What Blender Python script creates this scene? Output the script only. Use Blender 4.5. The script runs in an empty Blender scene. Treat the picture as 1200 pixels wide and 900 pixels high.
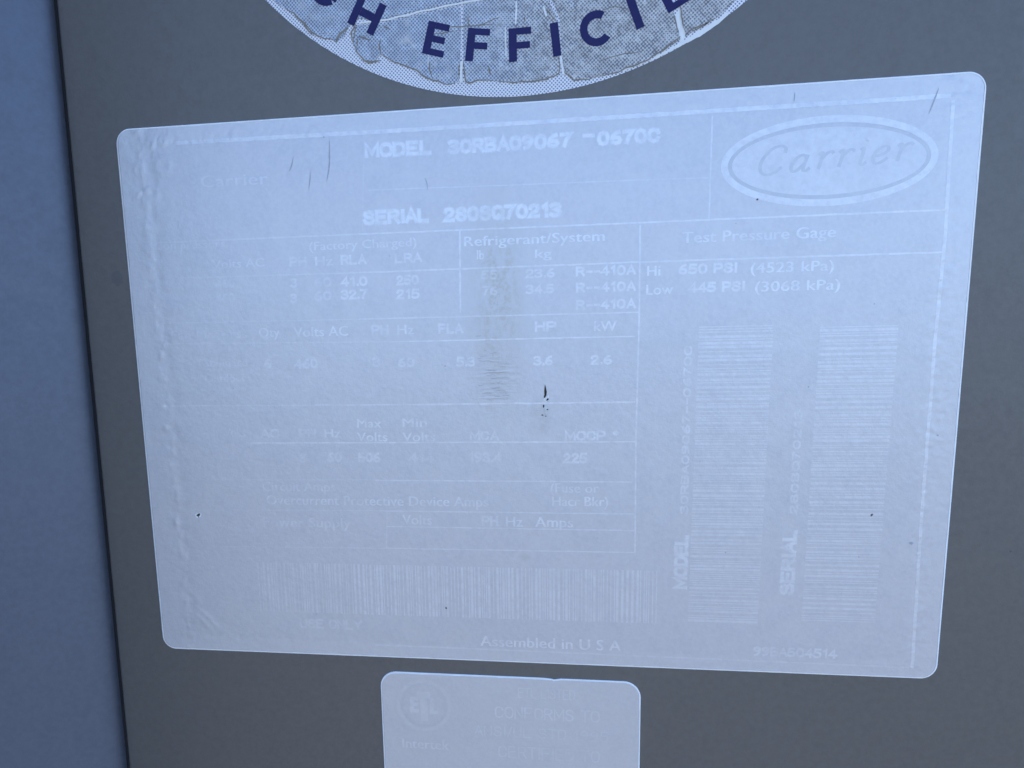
import bpy, bmesh, math, random
from mathutils import Vector, Matrix, noise
from mathutils.geometry import tessellate_polygon

random.seed(7)
scene = bpy.context.scene
MM = 0.001
ZC = 1.15                      # height of the rating label's centre above the cabinet's base

# ------------------------------------------------------------------ camera
CAM = {'pos': (0.009885, -0.185559, 0.020364), 'right': (0.989671, 0.140949, -0.026165), 'up': (0.002864, 0.163038, 0.986616), 'back': (0.143329, -0.9765, 0.160951), 'lens': 26.1, 'sx': 0.05958, 'sy': 0.05455}
cam_data = bpy.data.cameras.new('camera')
cam = bpy.data.objects.new('camera', cam_data)
scene.collection.objects.link(cam)
rx, up, bk = Vector(CAM['right']), Vector(CAM['up']), Vector(CAM['back'])
m = Matrix((rx, up, bk)).transposed().to_4x4()
m.translation = Vector(CAM['pos']) + Vector((0, 0, ZC))
cam.matrix_world = m
cam_data.sensor_fit = 'HORIZONTAL'
cam_data.sensor_width = 36.0
cam_data.lens = CAM['lens']
cam_data.shift_x, cam_data.shift_y = CAM['sx'], CAM['sy']
cam_data.clip_start, cam_data.clip_end = 0.005, 200.0
scene.camera = cam

# ------------------------------------------------------------------ sky and sun (the cabinet's face is in its own shade)
SUN_EL, SUN_AZ = math.radians(48), math.radians(-64)      # azimuth from +Y (behind the cabinet) towards +X
world = bpy.data.worlds.new('World')
scene.world = world
world.use_nodes = True
wn = world.node_tree.nodes
sky = wn.new('ShaderNodeTexSky')
sky.sky_type = 'NISHITA'
sky.sun_disc = False
sky.sun_elevation = SUN_EL
sky.sun_rotation = SUN_AZ
sky.air_density, sky.dust_density, sky.ozone_density = 0.5, 0.5, 3.0
bg = wn['Background']
bg.inputs['Strength'].default_value = 0.10
world.node_tree.links.new(sky.outputs[0], bg.inputs['Color'])
sun_data = bpy.data.lights.new('sun', 'SUN')
sun_data.energy, sun_data.angle, sun_data.color = 3.0, math.radians(0.5), (1.0, 0.95, 0.88)
sun = bpy.data.objects.new('sun', sun_data)
scene.collection.objects.link(sun)
to_sun = Vector((math.sin(SUN_AZ) * math.cos(SUN_EL), math.cos(SUN_AZ) * math.cos(SUN_EL), math.sin(SUN_EL)))
sun.rotation_euler = to_sun.to_track_quat('Z', 'Y').to_euler()
sun.location = (2, 3, 5)
scene.view_settings.view_transform = 'Standard'
scene.view_settings.look = 'None'
scene.view_settings.gamma = 1.0
scene.view_settings.use_curve_mapping = False
scene.view_settings.exposure = 2.6
scene.cycles.max_bounces = 5
scene.cycles.diffuse_bounces = 3
scene.cycles.glossy_bounces = 2
scene.cycles.caustics_reflective = False
scene.cycles.use_adaptive_sampling = True
scene.cycles.adaptive_threshold = 0.02

# ------------------------------------------------------------------ helpers
COL = scene.collection.objects

def link(name, mesh, mat, parent=None, smooth=False):
    o = bpy.data.objects.new(name, mesh)
    COL.link(o)
    if mat is not None and not mesh.materials:
        mesh.materials.append(mat)
    if parent is not None:
        o.parent = parent
    if smooth:
        mesh.shade_smooth()
    return o

def mesh_from(name, verts, faces):
    me = bpy.data.meshes.new(name)
    me.from_pydata(verts, [], faces)
    me.update()
    return me

def tag(o, label, cat, group=None):
    o['label'], o['category'] = label, cat
    if group:
        o['group'] = group
    return o

def empty(name, loc, rot):
    o = bpy.data.objects.new(name, None)
    COL.link(o)
    o.empty_display_size = 0.02
    o.location, o.rotation_euler = loc, rot
    return o

def fbm(x, y, s, seed=0.0):
    return noise.noise(Vector((x * s, y * s, seed))) + 0.5 * noise.noise(Vector((x * s * 2.1, y * s * 2.1, seed + 5.3)))

class NT:
    """short-hand for building node trees"""
    def __init__(self, tree):
        self.t = tree
    def n(self, kind, **kw):
        nd = self.t.nodes.new(kind)
        for k, v in kw.items():
            setattr(nd, k, v)
        return nd
    def put(self, sock, v):
        if isinstance(v, bpy.types.NodeSocket):
            self.t.links.new(v, sock)
        elif v is not None:
            sock.default_value = v
    def math(self, op, a, b=None, c=None, clamp=False):
        nd = self.n('ShaderNodeMath', operation=op, use_clamp=clamp)
        self.put(nd.inputs[0], a); self.put(nd.inputs[1], b); self.put(nd.inputs[2], c)
        return nd.outputs[0]
    def noise(self, vec, scale, detail=3.0, rough=0.55, dist=0.0):
        nd = self.n('ShaderNodeTexNoise')
        self.put(nd.inputs['Vector'], vec)
        nd.inputs['Scale'].default_value = scale
        nd.inputs['Detail'].default_value = detail
        nd.inputs['Roughness'].default_value = rough
        nd.inputs['Distortion'].default_value = dist
        return nd.outputs[0]
    def range(self, v, a, b, c=0.0, d=1.0, smooth=True):
        nd = self.n('ShaderNodeMapRange')
        nd.interpolation_type = 'SMOOTHSTEP' if smooth else 'LINEAR'
        self.put(nd.inputs['Value'], v)
        for k, q in zip(('From Min', 'From Max', 'To Min', 'To Max'), (a, b, c, d)):
            nd.inputs[k].default_value = q
        return nd.outputs[0]
    def mix(self, fac, a, b, blend='MIX'):
        nd = self.n('ShaderNodeMix', data_type='RGBA', blend_type=blend)
        self.put(nd.inputs['Factor'], fac); self.put(nd.inputs['A'], a); self.put(nd.inputs['B'], b)
        return nd.outputs['Result']
    def mapping(self, vec, loc=(0, 0, 0), scale=(1, 1, 1), rot=(0, 0, 0)):
        nd = self.n('ShaderNodeMapping')
        self.put(nd.inputs['Vector'], vec)
        nd.inputs['Location'].default_value = loc
        nd.inputs['Scale'].default_value = scale
        nd.inputs['Rotation'].default_value = rot
        return nd.outputs[0]
    def spot(self, vec, cx, cy, sx, sy, edge0=0.25):
        """1 inside an ellipse (mm), falling to 0 at its rim"""
        v = self.mapping(vec, (-cx / sx, -cy / sy, 0), (1 / (sx * MM), 1 / (sy * MM), 0))
        nd = self.n('ShaderNodeVectorMath', operation='LENGTH')
        self.put(nd.inputs[0], v)
        return self.range(nd.outputs['Value'], edge0, 1.0, 1.0, 0.0)
    def bump(self, height, strength, dist, normal=None):
        nd = self.n('ShaderNodeBump')
        nd.inputs['Strength'].default_value = strength
        nd.inputs['Distance'].default_value = dist
        self.put(nd.inputs['Height'], height)
        if normal is not None:
            self.put(nd.inputs['Normal'], normal)
        return nd.outputs[0]

def material(name):
    m = bpy.data.materials.new(name)
    m.use_nodes = True
    nt = NT(m.node_tree)
    b = m.node_tree.nodes['Principled BSDF']
    return m, nt, b

def simple(name, col, rough=0.6, var=0.12, scale=900.0, spec=0.4):
    m, nt, b = material(name)
    co = nt.n('ShaderNodeTexCoord').outputs['Object']
    f = nt.noise(co, scale)
    dark = tuple(c * (1 - var) for c in col) + (1,)
    lite = tuple(min(1, c * (1 + var)) for c in col) + (1,)
    nt.put(b.inputs['Base Color'], nt.mix(f, dark, lite))
    b.inputs['Roughness'].default_value = rough
    b.inputs['Specular IOR Level'].default_value = spec
    return m

# ------------------------------------------------------------------ measured layout of the labels, in millimetres from the rating label's centre
TEXTS = [('model_text', 'MODEL', -36.7, 59.57, 16.51, 3.37, 1), ('model_text', '30RBA09067', -16.24, 59.34, 29.4, 3.31, 1), ('model_text', '--', 15.53, 60.22, 2.95, 3.23, 0.9),
 ('model_text', '0670C', 19.07, 59.27, 14.14, 3.22, 1), ('serial_text', 'SERIAL', -37.87, 43.77, 16.56, 3.47, 1), ('serial_text', '2808Q70213', -17.72, 43.64, 28.46, 3.41, 1),
 ('heading_text', 'Refrigerant/System', -12.81, 37.73, 33.6, 2.33, 0.85), ('heading_text', 'lb', -9.73, 34.5, 1.68, 2.23, 0.7), ('heading_text', 'kg', 4.39, 34.34, 3.89, 2.01, 0.7),
 ('value_text', '55', -8.78, 29.62, 3.99, 2.25, 0.6), ('value_text', '23.6', 2.08, 29.57, 7.0, 2.23, 0.7), ('value_text', 'R--410A', 14.17, 29.6, 14.05, 2.31, 0.85),
 ('value_text', '76', -8.64, 25.77, 3.79, 2.27, 0.6), ('value_text', '34.5', 2.04, 25.81, 6.82, 2.25, 0.7), ('value_text', 'R--410A', 14.18, 25.78, 14.1, 2.33, 0.85),
 ('value_text', 'R--410A', 14.18, 21.68, 14.15, 2.34, 0.85), ('heading_text', 'Test Pressure Gage', 38.7, 36.46, 33.75, 2.53, 0.65), ('value_text', 'Hi', 30.81, 29.17, 2.96, 2.38, 0.8),
 ('value_text', '650 PSI', 38.08, 29.25, 13.15, 2.37, 0.8), ('value_text', '(4523 kPa)', 54.3, 29.04, 18.17, 2.34, 0.9), ('value_text', 'Low', 30.68, 24.79, 6.13, 2.4, 0.8),
 ('value_text', '445 PSI', 40.33, 24.94, 12.77, 2.38, 0.8), ('value_text', '(3068 kPa)', 55.41, 24.73, 18.59, 2.35, 0.9), ('heading_text', 'Carrier', -79.66, 54.81, 17.7, 2.89, 0.5),
 ('heading_text', 'Compressors', -93.63, 39.99, 19.2, 1.93, 0.45), ('heading_text', '(Factory Charged)', -52.04, 38.27, 27.35, 2.08, 0.55),
 ('heading_text', 'Volts AC', -78.1, 34.76, 13.84, 2.14, 0.55), ('heading_text', 'PH', -57.45, 34.46, 4.5, 2.32, 0.6), ('heading_text', 'Hz', -50.71, 34.43, 4.46, 2.31, 0.6),
 ('heading_text', 'RLA', -44.03, 34.41, 6.61, 2.4, 0.75), ('heading_text', 'LRA', -30.22, 34.33, 6.9, 2.37, 0.7), ('value_text', '460', -77.57, 29.78, 5.12, 2.37, 0.45),
 ('value_text', '3', -57.56, 29.25, 1.81, 2.34, 0.6), ('value_text', '60', -51.24, 29.17, 4.48, 2.33, 0.45), ('value_text', '41.0', -44.31, 29.07, 6.86, 2.42, 0.75),
 ('value_text', '250', -30.0, 28.94, 5.64, 2.4, 0.75), ('value_text', '460', -77.88, 25.99, 5.14, 2.39, 0.45), ('value_text', '3', -57.8, 25.4, 1.82, 2.36, 0.6),
 ('value_text', '60', -51.43, 25.77, 4.5, 2.34, 0.5), ('value_text', '32.7', -44.47, 25.85, 6.88, 2.44, 0.75), ('value_text', '215', -30.13, 25.55, 5.87, 2.41, 0.75),
 ('heading_text', 'Fan Motors', -91.05, 16.96, 19.26, 2.23, 0.45), ('heading_text', 'Qty', -66.89, 16.96, 5.56, 2.41, 0.55), ('heading_text', 'Volts AC', -57.44, 16.81, 14.3, 2.5, 0.7),
 ('heading_text', 'PH', -36.88, 16.84, 4.43, 2.46, 0.6), ('heading_text', 'Hz', -30.25, 16.79, 4.17, 2.45, 0.65), ('heading_text', 'FLA', -19.77, 16.69, 6.25, 2.53, 0.75),
 ('heading_text', 'HP', 4.25, 16.66, 5.2, 2.49, 0.75), ('heading_text', 'kW', 18.49, 16.48, 5.28, 2.46, 0.75), ('value_text', '6', -66.07, 8.76, 2.1, 2.55, 0.5),
 ('value_text', '460', -57.71, 8.64, 6.21, 2.53, 0.65), ('value_text', '3', -37.02, 8.72, 2.01, 2.5, 0.6), ('value_text', '60', -30.35, 8.53, 4.2, 2.48, 0.55),
 ('value_text', '5.3', -15.45, 8.43, 4.75, 2.46, 0.7), ('value_text', '3.6', 3.76, 8.37, 4.82, 2.42, 0.75), ('value_text', '2.6', 17.7, 8.34, 5.12, 2.39, 0.75),
 ('value_text', 'Standard', -82.56, 9.57, 11.86, 2.24, 0.4), ('value_text', 'Outdoor', -82.67, 5.42, 11.43, 2.26, 0.45), ('heading_text', 'Volts', -78.33, -9.14, 5.76, 2.42, 0.5),
 ('heading_text', 'AC', -68.29, -9.49, 5.21, 2.41, 0.55), ('heading_text', 'PH', -57.68, -9.53, 4.67, 2.39, 0.45), ('heading_text', 'Hz', -50.68, -9.44, 4.16, 2.37, 0.65),
 ('heading_text', 'Max', -41.81, -6.88, 6.36, 2.35, 0.65), ('heading_text', 'Volts', -41.98, -10.47, 7.97, 2.36, 0.7), ('heading_text', 'Min', -29.81, -6.81, 6.25, 2.33, 0.65),
 ('heading_text', 'Volts', -29.95, -10.48, 8.5, 2.34, 0.65), ('heading_text', 'MCA', -12.41, -10.33, 7.41, 2.42, 0.6), ('heading_text', 'MOCP *', 11.47, -10.47, 13.17, 2.49, 0.75),
 ('value_text', '3', -57.85, -16.19, 1.65, 2.53, 0.35), ('value_text', '60', -50.34, -15.95, 3.95, 2.51, 0.5), ('value_text', '506', -42.02, -16.07, 5.96, 2.61, 0.75),
 ('value_text', '414', -28.35, -16.1, 6.51, 2.59, 0.45), ('value_text', '193.4', -12.75, -16.0, 8.32, 2.56, 0.45), ('value_text', '225', 11.04, -16.19, 5.92, 2.62, 0.85),
 ('heading_text', 'Circuit Amps', -68.83, -23.9, 20.16, 2.58, 0.5), ('heading_text', '(Fuse or', 7.81, -23.77, 11.92, 2.44, 0.65), ('heading_text', 'Hacr Bkr)', 8.23, -27.2, 13.85, 2.45, 0.75),
 ('heading_text', 'Overcurrent Protective Device Amps', -67.9, -27.62, 59.77, 2.6, 0.6), ('heading_text', 'Power Supply', -69.3, -33.77, 24.35, 2.63, 0.5),
 ('heading_text', 'Volts', -30.78, -32.64, 7.75, 2.66, 0.65), ('heading_text', 'PH', -9.78, -32.79, 4.21, 2.74, 0.75), ('heading_text', 'Hz', -3.59, -32.83, 4.17, 2.73, 0.7),
 ('heading_text', 'Amps', 3.86, -32.82, 9.52, 2.71, 0.75), ('heading_text', 'USE ONLY', -60.69, -62.5, 17.68, 2.74, 0.5), ('origin_text', 'Assembled in U S A', -10.89, -65.79, 36.52, 2.9, 0.85),
 ('part_number_text', '99BA504514', 58.42, -65.72, 19.89, 2.52, 0.7)]
VTEXTS = [('model_text', 'MODEL', 41.91, -48.56, 14.08, 3.34, 0.85), ('serial_text', 'SERIAL', 67.5, -49.42, 16.64, 3.41, 0.9), ('model_text', '30RBA09067--0670C', 41.65, -29.0, 41.46, 1.95, 0.6), ('serial_text', '2808Q70213', 67.34, -28.7, 25.53, 1.87, 0.6)]
RULES = [([(-85.82, 65.91), (-25.43, 65.49), (26.78, 65.38), (94.67, 65.41)], 0.95, 0.8), ([(95.09, 64.42), (95.66, 36.06), (95.26, 12.35), (95.32, -29.84), (95.85, -68.05)], 0.75, 0.7), ([(-39.63, -66.61), (-2.49, -66.73), (39.18, -67.0), (95.22, -67.29)], 0.45, 0.45), ([(-95.71, 59.83), (-97.14, 31.19), (-97.5, -7.54), (-97.73, -63.74)], 0.5, 0.12), ([(-36.18, 52.08), (-0.96, 51.53), (26.96, 51.19), (44.27, 50.88)], 0.3, 0.45), ([(44.74, 64.36), (44.65, 41.63)], 0.35, 0.6), ([(-36.77, 62.71), (-38.13, 42.6)], 0.25, 0.25), ([(-92.76, 41.76), (-39.05, 41.71)], 0.4, 0.5), ([(-39.05, 41.71), (27.08, 41.52), (95.26, 41.43)], 0.4, 0.75), ([(-87.93, 32.64), (-39.49, 32.34)], 0.35, 0.4), ([(-39.49, 32.34), (27.2, 32.48), (95.94, 32.23)], 0.4, 0.7), ([(-94.02, 21.16), (-40.04, 20.87)], 0.3, 0.4), ([(-40.04, 20.87), (28.95, 20.71)], 0.35, 0.6), ([(-93.32, 15.77), (-27.24, 15.01)], 0.3, 0.45), ([(-27.24, 15.01), (28.22, 15.04)], 0.35, 0.75), ([(-95.62, -0.72), (-27.81, -1.01)], 0.3, 0.55), ([(-27.81, -1.01), (28.44, -0.93)], 0.4, 0.75), ([(-71.26, -10.88), (28.57, -10.77)], 0.35, 0.75), ([(-88.1, -20.96), (-37.63, -20.71)], 0.25, 0.3), ([(-37.64, -20.83), (27.88, -20.94)], 0.35, 0.7), ([(-88.82, -29.33), (-37.99, -29.01)], 0.25, 0.35), ([(-38.0, -29.06), (28.61, -29.16)], 0.35, 0.65), ([(-35.17, -33.28), (28.66, -33.46)], 0.35, 0.65), ([(-81.49, -39.63), (-35.42, -39.25)], 0.25, 0.35), ([(-35.42, -39.25), (28.74, -39.18)], 0.35, 0.65), ([(-34.77, -28.97), (-35.42, -39.25)], 0.3, 0.45), ([(29.06, 40.95), (29.15, 20.5), (28.77, -10.68), (28.95, -39.17)], 0.4, 0.7), ([(-13.77, 41.58), (-14.11, 21.67)], 0.4, 0.75)]
BARCODES = [('h', -71.76, 34.82, -57.98, -43.89), ('v', 42.68, 59.55, -57.12, 17.32), ('v', 69.9, 86.9, -55.96, 16.26)]
OVAL = (69.97, 53.14, 23.04, 9.75)
SCRIPT = (54.79, 50.81, 31.95, 1.71, 6.15)
SCRATCHES = [([(-45.39, 64.2), (-45.68, 59.21), (-46.15, 56.62), (-46.7, 54.63)], 0.28), ([(-54.78, 60.92), (-55.47, 58.73), (-56.1, 57.44)], 0.22), ([(-50.7, 57.47), (-50.95, 55.05), (-51.3, 52.82)], 0.2), ([(-21.93, 54.23), (-21.55, 52.96), (-21.4, 51.56)], 0.2), ([(92.04, 67.12), (91.28, 64.84), (90.38, 61.89)], 0.28), ([(62.26, 68.24), (62.22, 66.36)], 0.2)]
SPECKS = [(84.23, -28.71, 0.45), (-19.81, -55.47, 0.4), (81.75, 21.21, 0.35), (55.18, 45.53, 0.4), (-74.92, 3.75, 0.25), (-18.27, 8.63, 0.28), (93.45, -35.57, 0.55), (-55.81, -58.31, 0.25), (97.4, -9.45, 0.4), (68.39, 2.32, 0.35), (-46.77, 65.07, 0.3), (50.66, 40.41, 0.25), (50.91, -38.74, 0.28), (81.96, -39.22, 0.3), (19.59, -35.52, 0.25), (-31.45, 36.15, 0.25)]
MARK = {'hole': (-87.72, -30.88), 'tear': (6.66, 1.64), 'patch': (-5.17, 6.06), 'stain': (-5.01, 29.05), 'drop': (0.94, -41.1), 'tearstain': (5.14, -5.2), 'panelspot': (-105.15, 33.21)}
FILM = [[(-61.66, 102.73), (-57.35, 96.7), (-52.63, 93.48), (-49.61, 90.58), (-47.81, 88.53), (-44.48, 87.33), (-42.19, 86.49), (-40.44, 87.79), (-39.06, 90.14), (-36.07, 95.73), (-34.61, 100.43)], [(-37.41, 89.64), (-30.74, 89.88), (-24.53, 90.7), (-16.37, 91.73), (-12.54, 92.16), (-12.49, 86.05), (-12.85, 79.53), (-13.35, 75.6), (-15.81, 75.0), (-19.87, 76.61), (-24.93, 79.43), (-29.01, 81.24), (-31.85, 83.16), (-33.18, 81.35), (-35.67, 81.91), (-37.69, 83.77), (-38.42, 86.11)], [(-33.59, 100.34), (-35.06, 95.27), (-36.91, 91.3), (-30.7, 90.81), (-24.5, 91.63), (-16.34, 92.65), (-8.32, 93.47), (0.37, 93.67), (0.41, 97.45)], [(-11.53, 92.26), (-5.35, 92.86), (0.36, 92.94), (7.37, 92.55), (9.68, 88.02), (10.24, 80.67), (10.42, 75.85), (7.27, 74.76), (3.32, 74.47), (-0.66, 74.55), (-4.66, 75.2), (-8.68, 75.66), (-10.72, 75.04), (-11.52, 75.47), (-11.83, 79.46), (-11.88, 86.01)], [(1.58, 97.36), (1.94, 93.9), (7.96, 93.4), (10.45, 87.96), (11.02, 80.61), (11.6, 75.77), (13.55, 74.15), (17.05, 74.1), (22.83, 75.09), (30.43, 77.2), (37.29, 81.22), (35.88, 85.97), (34.84, 91.37), (33.85, 94.61)], [(34.96, 94.52), (36.94, 88.55), (38.39, 81.85), (43.32, 84.15), (46.2, 85.69), (49.71, 89.44), (52.46, 93.03)]]
LISTING = [('listing_text', 'ETL LISTED', -1.06, -80.14, 15.12, 2.94, 0.35), ('listing_text', 'CONFORMS TO', -7.35, -86.28, 27.88, 3.48, 0.55), ('listing_text', 'ANSI/UL STD 1995', -13.04, -91.7, 35.83, 3.03, 0.45), ('listing_text', 'CERTIFIED TO', -6.61, -97.83, 27.21, 3.55, 0.45), ('mark_text', 'US', -19.82, -90.26, 4.48, 2.02, 0.3), ('mark_text', 'Intertek', -33.17, -96.53, 12.95, 2.83, 0.35)]
LISTMARK = (-26.73, -83.71, 7.6)

# ------------------------------------------------------------------ materials
def paint_material(name, PAINT_A, PAINT_B):
    m, nt, b = material(name)
    co = nt.n('ShaderNodeTexCoord').outputs['Object']
    big = nt.noise(co, 9.0, 4.0)
    fine = nt.noise(co, 1500.0, 2.0)
    mid = nt.noise(co, 260.0, 4.0, 0.6)
    col = nt.mix(nt.range(big, 0.3, 0.7), PAINT_A, PAINT_B)
    col = nt.mix(nt.range(mid, 0.35, 0.7, 0.0, 0.25), col, tuple(c * 0.85 for c in PAINT_A[:3]) + (1,))
    grain = nt.noise(co, 620.0, 2.0, 0.7)
    col = nt.mix(nt.range(grain, 0.3, 0.7, 0.0, 0.5), col, tuple(c * 1.22 for c in PAINT_A[:3]) + (1,))
    # pale dust specks and one rubbed dark spot
    vor = nt.n('ShaderNodeTexVoronoi')
    nt.put(vor.inputs['Vector'], co)
    vor.inputs['Scale'].default_value = 26.0
    sp = nt.range(vor.outputs['Distance'], 0.012, 0.035, 0.30, 0.0)
    col = nt.mix(sp, col, (0.30, 0.31, 0.33, 1))
    nt.put(b.inputs['Base Color'], col)
    nt.put(b.inputs['Roughness'], nt.range(mid, 0.2, 0.8, 0.42, 0.50))
    b.inputs['Metallic'].default_value = 0.30
    b.inputs['Specular IOR Level'].default_value = 0.5
    nt.put(b.inputs['Normal'], nt.bump(fine, 0.16, 0.0002, nt.bump(mid, 0.05, 0.0006)))
    return m


def label_skin():
    """node group: colour and relief shared by the label and the ghost of its print"""
    g = bpy.data.node_groups.new('faded_label_skin', 'ShaderNodeTree')
    g.interface.new_socket('Color', in_out='OUTPUT', socket_type='NodeSocketColor')
    g.interface.new_socket('Normal', in_out='OUTPUT', socket_type='NodeSocketVector')
    g.interface.new_socket('Wear', in_out='OUTPUT', socket_type='NodeSocketFloat')
    nt = NT(g)
    out = nt.n('NodeGroupOutput')
    co = nt.n('ShaderNodeTexCoord').outputs['Object']
    broad = nt.noise(co, 22.0, 5.0, 0.6)
    mid = nt.noise(co, 180.0, 4.0, 0.68)
    fine = nt.noise(co, 1100.0, 3.0, 0.65)
    col = nt.mix(nt.range(broad, 0.3, 0.7), LABEL_A, LABEL_B)
    col = nt.mix(nt.range(mid, 0.35, 0.72, 0.0, 0.9), col, LABEL_C)
    col = nt.mix(nt.range(fine, 0.35, 0.68, 0.0, 0.55), col, LABEL_D)
    # the margin outside the printed frame is a touch paler
    sx = nt.n('ShaderNodeSeparateXYZ'); nt.put(sx.inputs[0], co)
    ax = nt.math('ABSOLUTE', sx.outputs[0]); ay = nt.math('ABSOLUTE', sx.outputs[1])
    edge = nt.math('MAXIMUM', nt.range(ax, 0.0930, 0.0950), nt.range(ay, 0.0655, 0.0665))
    col = nt.mix(nt.math('MULTIPLY', edge, 0.22), col, LABEL_E)
    # brown dust that has run down the middle
    st = MARK['stain']; pa = MARK['patch']; ts = MARK['tearstain']; dr = MARK['drop']
    streak = nt.noise(nt.mapping(co, scale=(330, 120, 1)), 1.0, 4.0, 0.65, 0.6)
    dirt = nt.math('MULTIPLY', nt.spot(co, st[0], st[1] - 4.0, 10.0, 34.0, 0.1), nt.math('MULTIPLY', nt.range(streak, 0.34, 0.60, 0.25, 1.0), nt.range(fine, 0.42, 0.58, 0.25, 1.0)))
    dirt2 = nt.math('MULTIPLY', nt.spot(co, pa[0], pa[1], 10.0, 17.0, 0.0), nt.range(nt.noise(nt.mapping(co, scale=(350, 1500, 1)), 1.0, 3.0, 0.6), 0.38, 0.68, 0.05, 0.75))
    dirt3 = nt.math('MULTIPLY', nt.spot(co, ts[0], ts[1], 3.6, 8.0, 0.0), nt.range(mid, 0.42, 0.62, 0.1, 0.6))
    dirt4 = nt.math('MULTIPLY', nt.spot(co, dr[0], dr[1], 2.2, 1.4, 0.1), nt.range(mid, 0.3, 0.6, 0.3, 0.7))
    d = nt.math('MAXIMUM', nt.math('MAXIMUM', dirt, dirt2), nt.math('MAXIMUM', dirt3, dirt4))
    col = nt.mix(nt.math('MULTIPLY', d, 0.60), col, (0.43, 0.395, 0.32, 1))
    # crawled, rippled film in the worn patch
    rip_v = nt.mapping(co, scale=(110, 950, 1))
    wv = nt.n('ShaderNodeTexWave', wave_type='BANDS', bands_direction='Y', wave_profile='SIN')
    nt.put(wv.inputs['Vector'], nt.mapping(co, scale=(60, 250, 1)))
    wv.inputs['Scale'].default_value = 1.0
    wv.inputs['Distortion'].default_value = 9.0
    wv.inputs['Detail'].default_value = 3.0
    wv.inputs['Detail Scale'].default_value = 1.4
    rip = nt.math('MULTIPLY', nt.spot(co, pa[0] - 0.5, pa[1] - 1.0, 7.5, 12.0, 0.15), nt.range(nt.noise(rip_v, 1.0, 2.0), 0.35, 0.65))
    relief = nt.math('MULTIPLY', wv.outputs['Fac'], rip)
    nrm = nt.bump(nt.math('ADD', nt.math('MULTIPLY', fine, 0.22), nt.math('ADD', nt.math('MULTIPLY', mid, 0.8), nt.math('MULTIPLY', relief, 0.35))), 0.9, 0.00014)
    # where the print has survived: blotchy, weakest down the left-hand side
    blot = nt.math('MULTIPLY', nt.range(nt.noise(co, 520.0, 3.0, 0.65), 0.34, 0.60, 0.45, 1.0), nt.range(nt.noise(co, 70.0, 2.0), 0.32, 0.55, 0.6, 1.0))
    side = nt.range(sx.outputs[0], -0.085, -0.035, 0.65, 1.0)
    nt.put(out.inputs['Color'], col)
    nt.put(out.inputs['Normal'], nrm)
    nt.put(out.inputs['Wear'], nt.math('MULTIPLY', blot, side))
    return g

LABEL_A = (0.576, 0.566, 0.572, 1)
LABEL_B = (0.610, 0.597, 0.596, 1)
LABEL_C = (0.547, 0.543, 0.558, 1)
LABEL_D = (0.634, 0.620, 0.622, 1)
LABEL_E = (0.672, 0.656, 0.652, 1)
PRINT_LIGHT = (0.82, 0.82, 0.83, 1)
PRINT_DARK = (0.40, 0.42, 0.46, 1)
SKIN = label_skin()

def label_material(name, ink=None, strength=0.0):
    m, nt, b = material(name)
    g = nt.n('ShaderNodeGroup'); g.node_tree = SKIN
    col = g.outputs['Color']
    if ink is not None:
        col = nt.mix(nt.math('MULTIPLY', g.outputs['Wear'], strength), col, ink)
    nt.put(b.inputs['Base Color'], col)
    nt.put(b.inputs['Normal'], g.outputs['Normal'])
    b.inputs['Roughness'].default_value = 0.42
    b.inputs['Metallic'].default_value = 0.44
    b.inputs['Specular IOR Level'].default_value = 0.50
    return m

M_PAINT = paint_material('grey_cabinet_paint', (0.129, 0.120, 0.109, 1), (0.143, 0.133, 0.121, 1))
M_POST = paint_material('blue_grey_post_paint', (0.108, 0.124, 0.160, 1), (0.118, 0.135, 0.174, 1))
M_LABEL = label_material('faded_silver_label')
PRINTS = {}
def print_mat(strength, dark=False):
    k = (round(strength * 10) / 10, dark)
    if k not in PRINTS:
        PRINTS[k] = label_material('ghost_print_%s_%d' % ('dark' if dark else 'pale', int(k[0] * 10)),
                                   PRINT_DARK if dark else PRINT_LIGHT, max(0.1, k[0]) * PRINT_GAIN)
    return PRINTS[k]
PRINT_GAIN = 0.72
M_EDGE = simple('white_label_edge', (0.93, 0.93, 0.91), 0.5, 0.04)
M_HOLE = simple('dark_hole', (0.035, 0.028, 0.022), 0.8, 0.4, 3000)
M_SCRATCH = simple('grey_scratch', (0.44, 0.45, 0.49), 0.7, 0.25, 1500)
M_SPECK = simple('brown_speck', (0.11, 0.10, 0.10), 0.8, 0.4, 3000)
M_FAINT = simple('faint_speck', (0.43, 0.42, 0.43), 0.8, 0.2, 3000)
M_CREASE = simple('dusty_crease', (0.46, 0.45, 0.43), 0.8, 0.25, 2000)
M_SMUDGE = simple('rubbed_paint', (0.112, 0.108, 0.102), 0.5, 0.15, 900)
M_FLAKE = simple('curled_white_film', (0.80, 0.80, 0.76), 0.4, 0.05)
M_NAVY = simple('navy_ink', (0.013, 0.012, 0.085), 0.45, 0.2, 600, 0.25)
M_CRUD = simple('brown_crack_dirt', (0.25, 0.225, 0.185), 0.85, 0.4, 1800)
M_INSIDE = simple('unlit_cabinet_inside', (0.06, 0.06, 0.06), 0.9)

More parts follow.
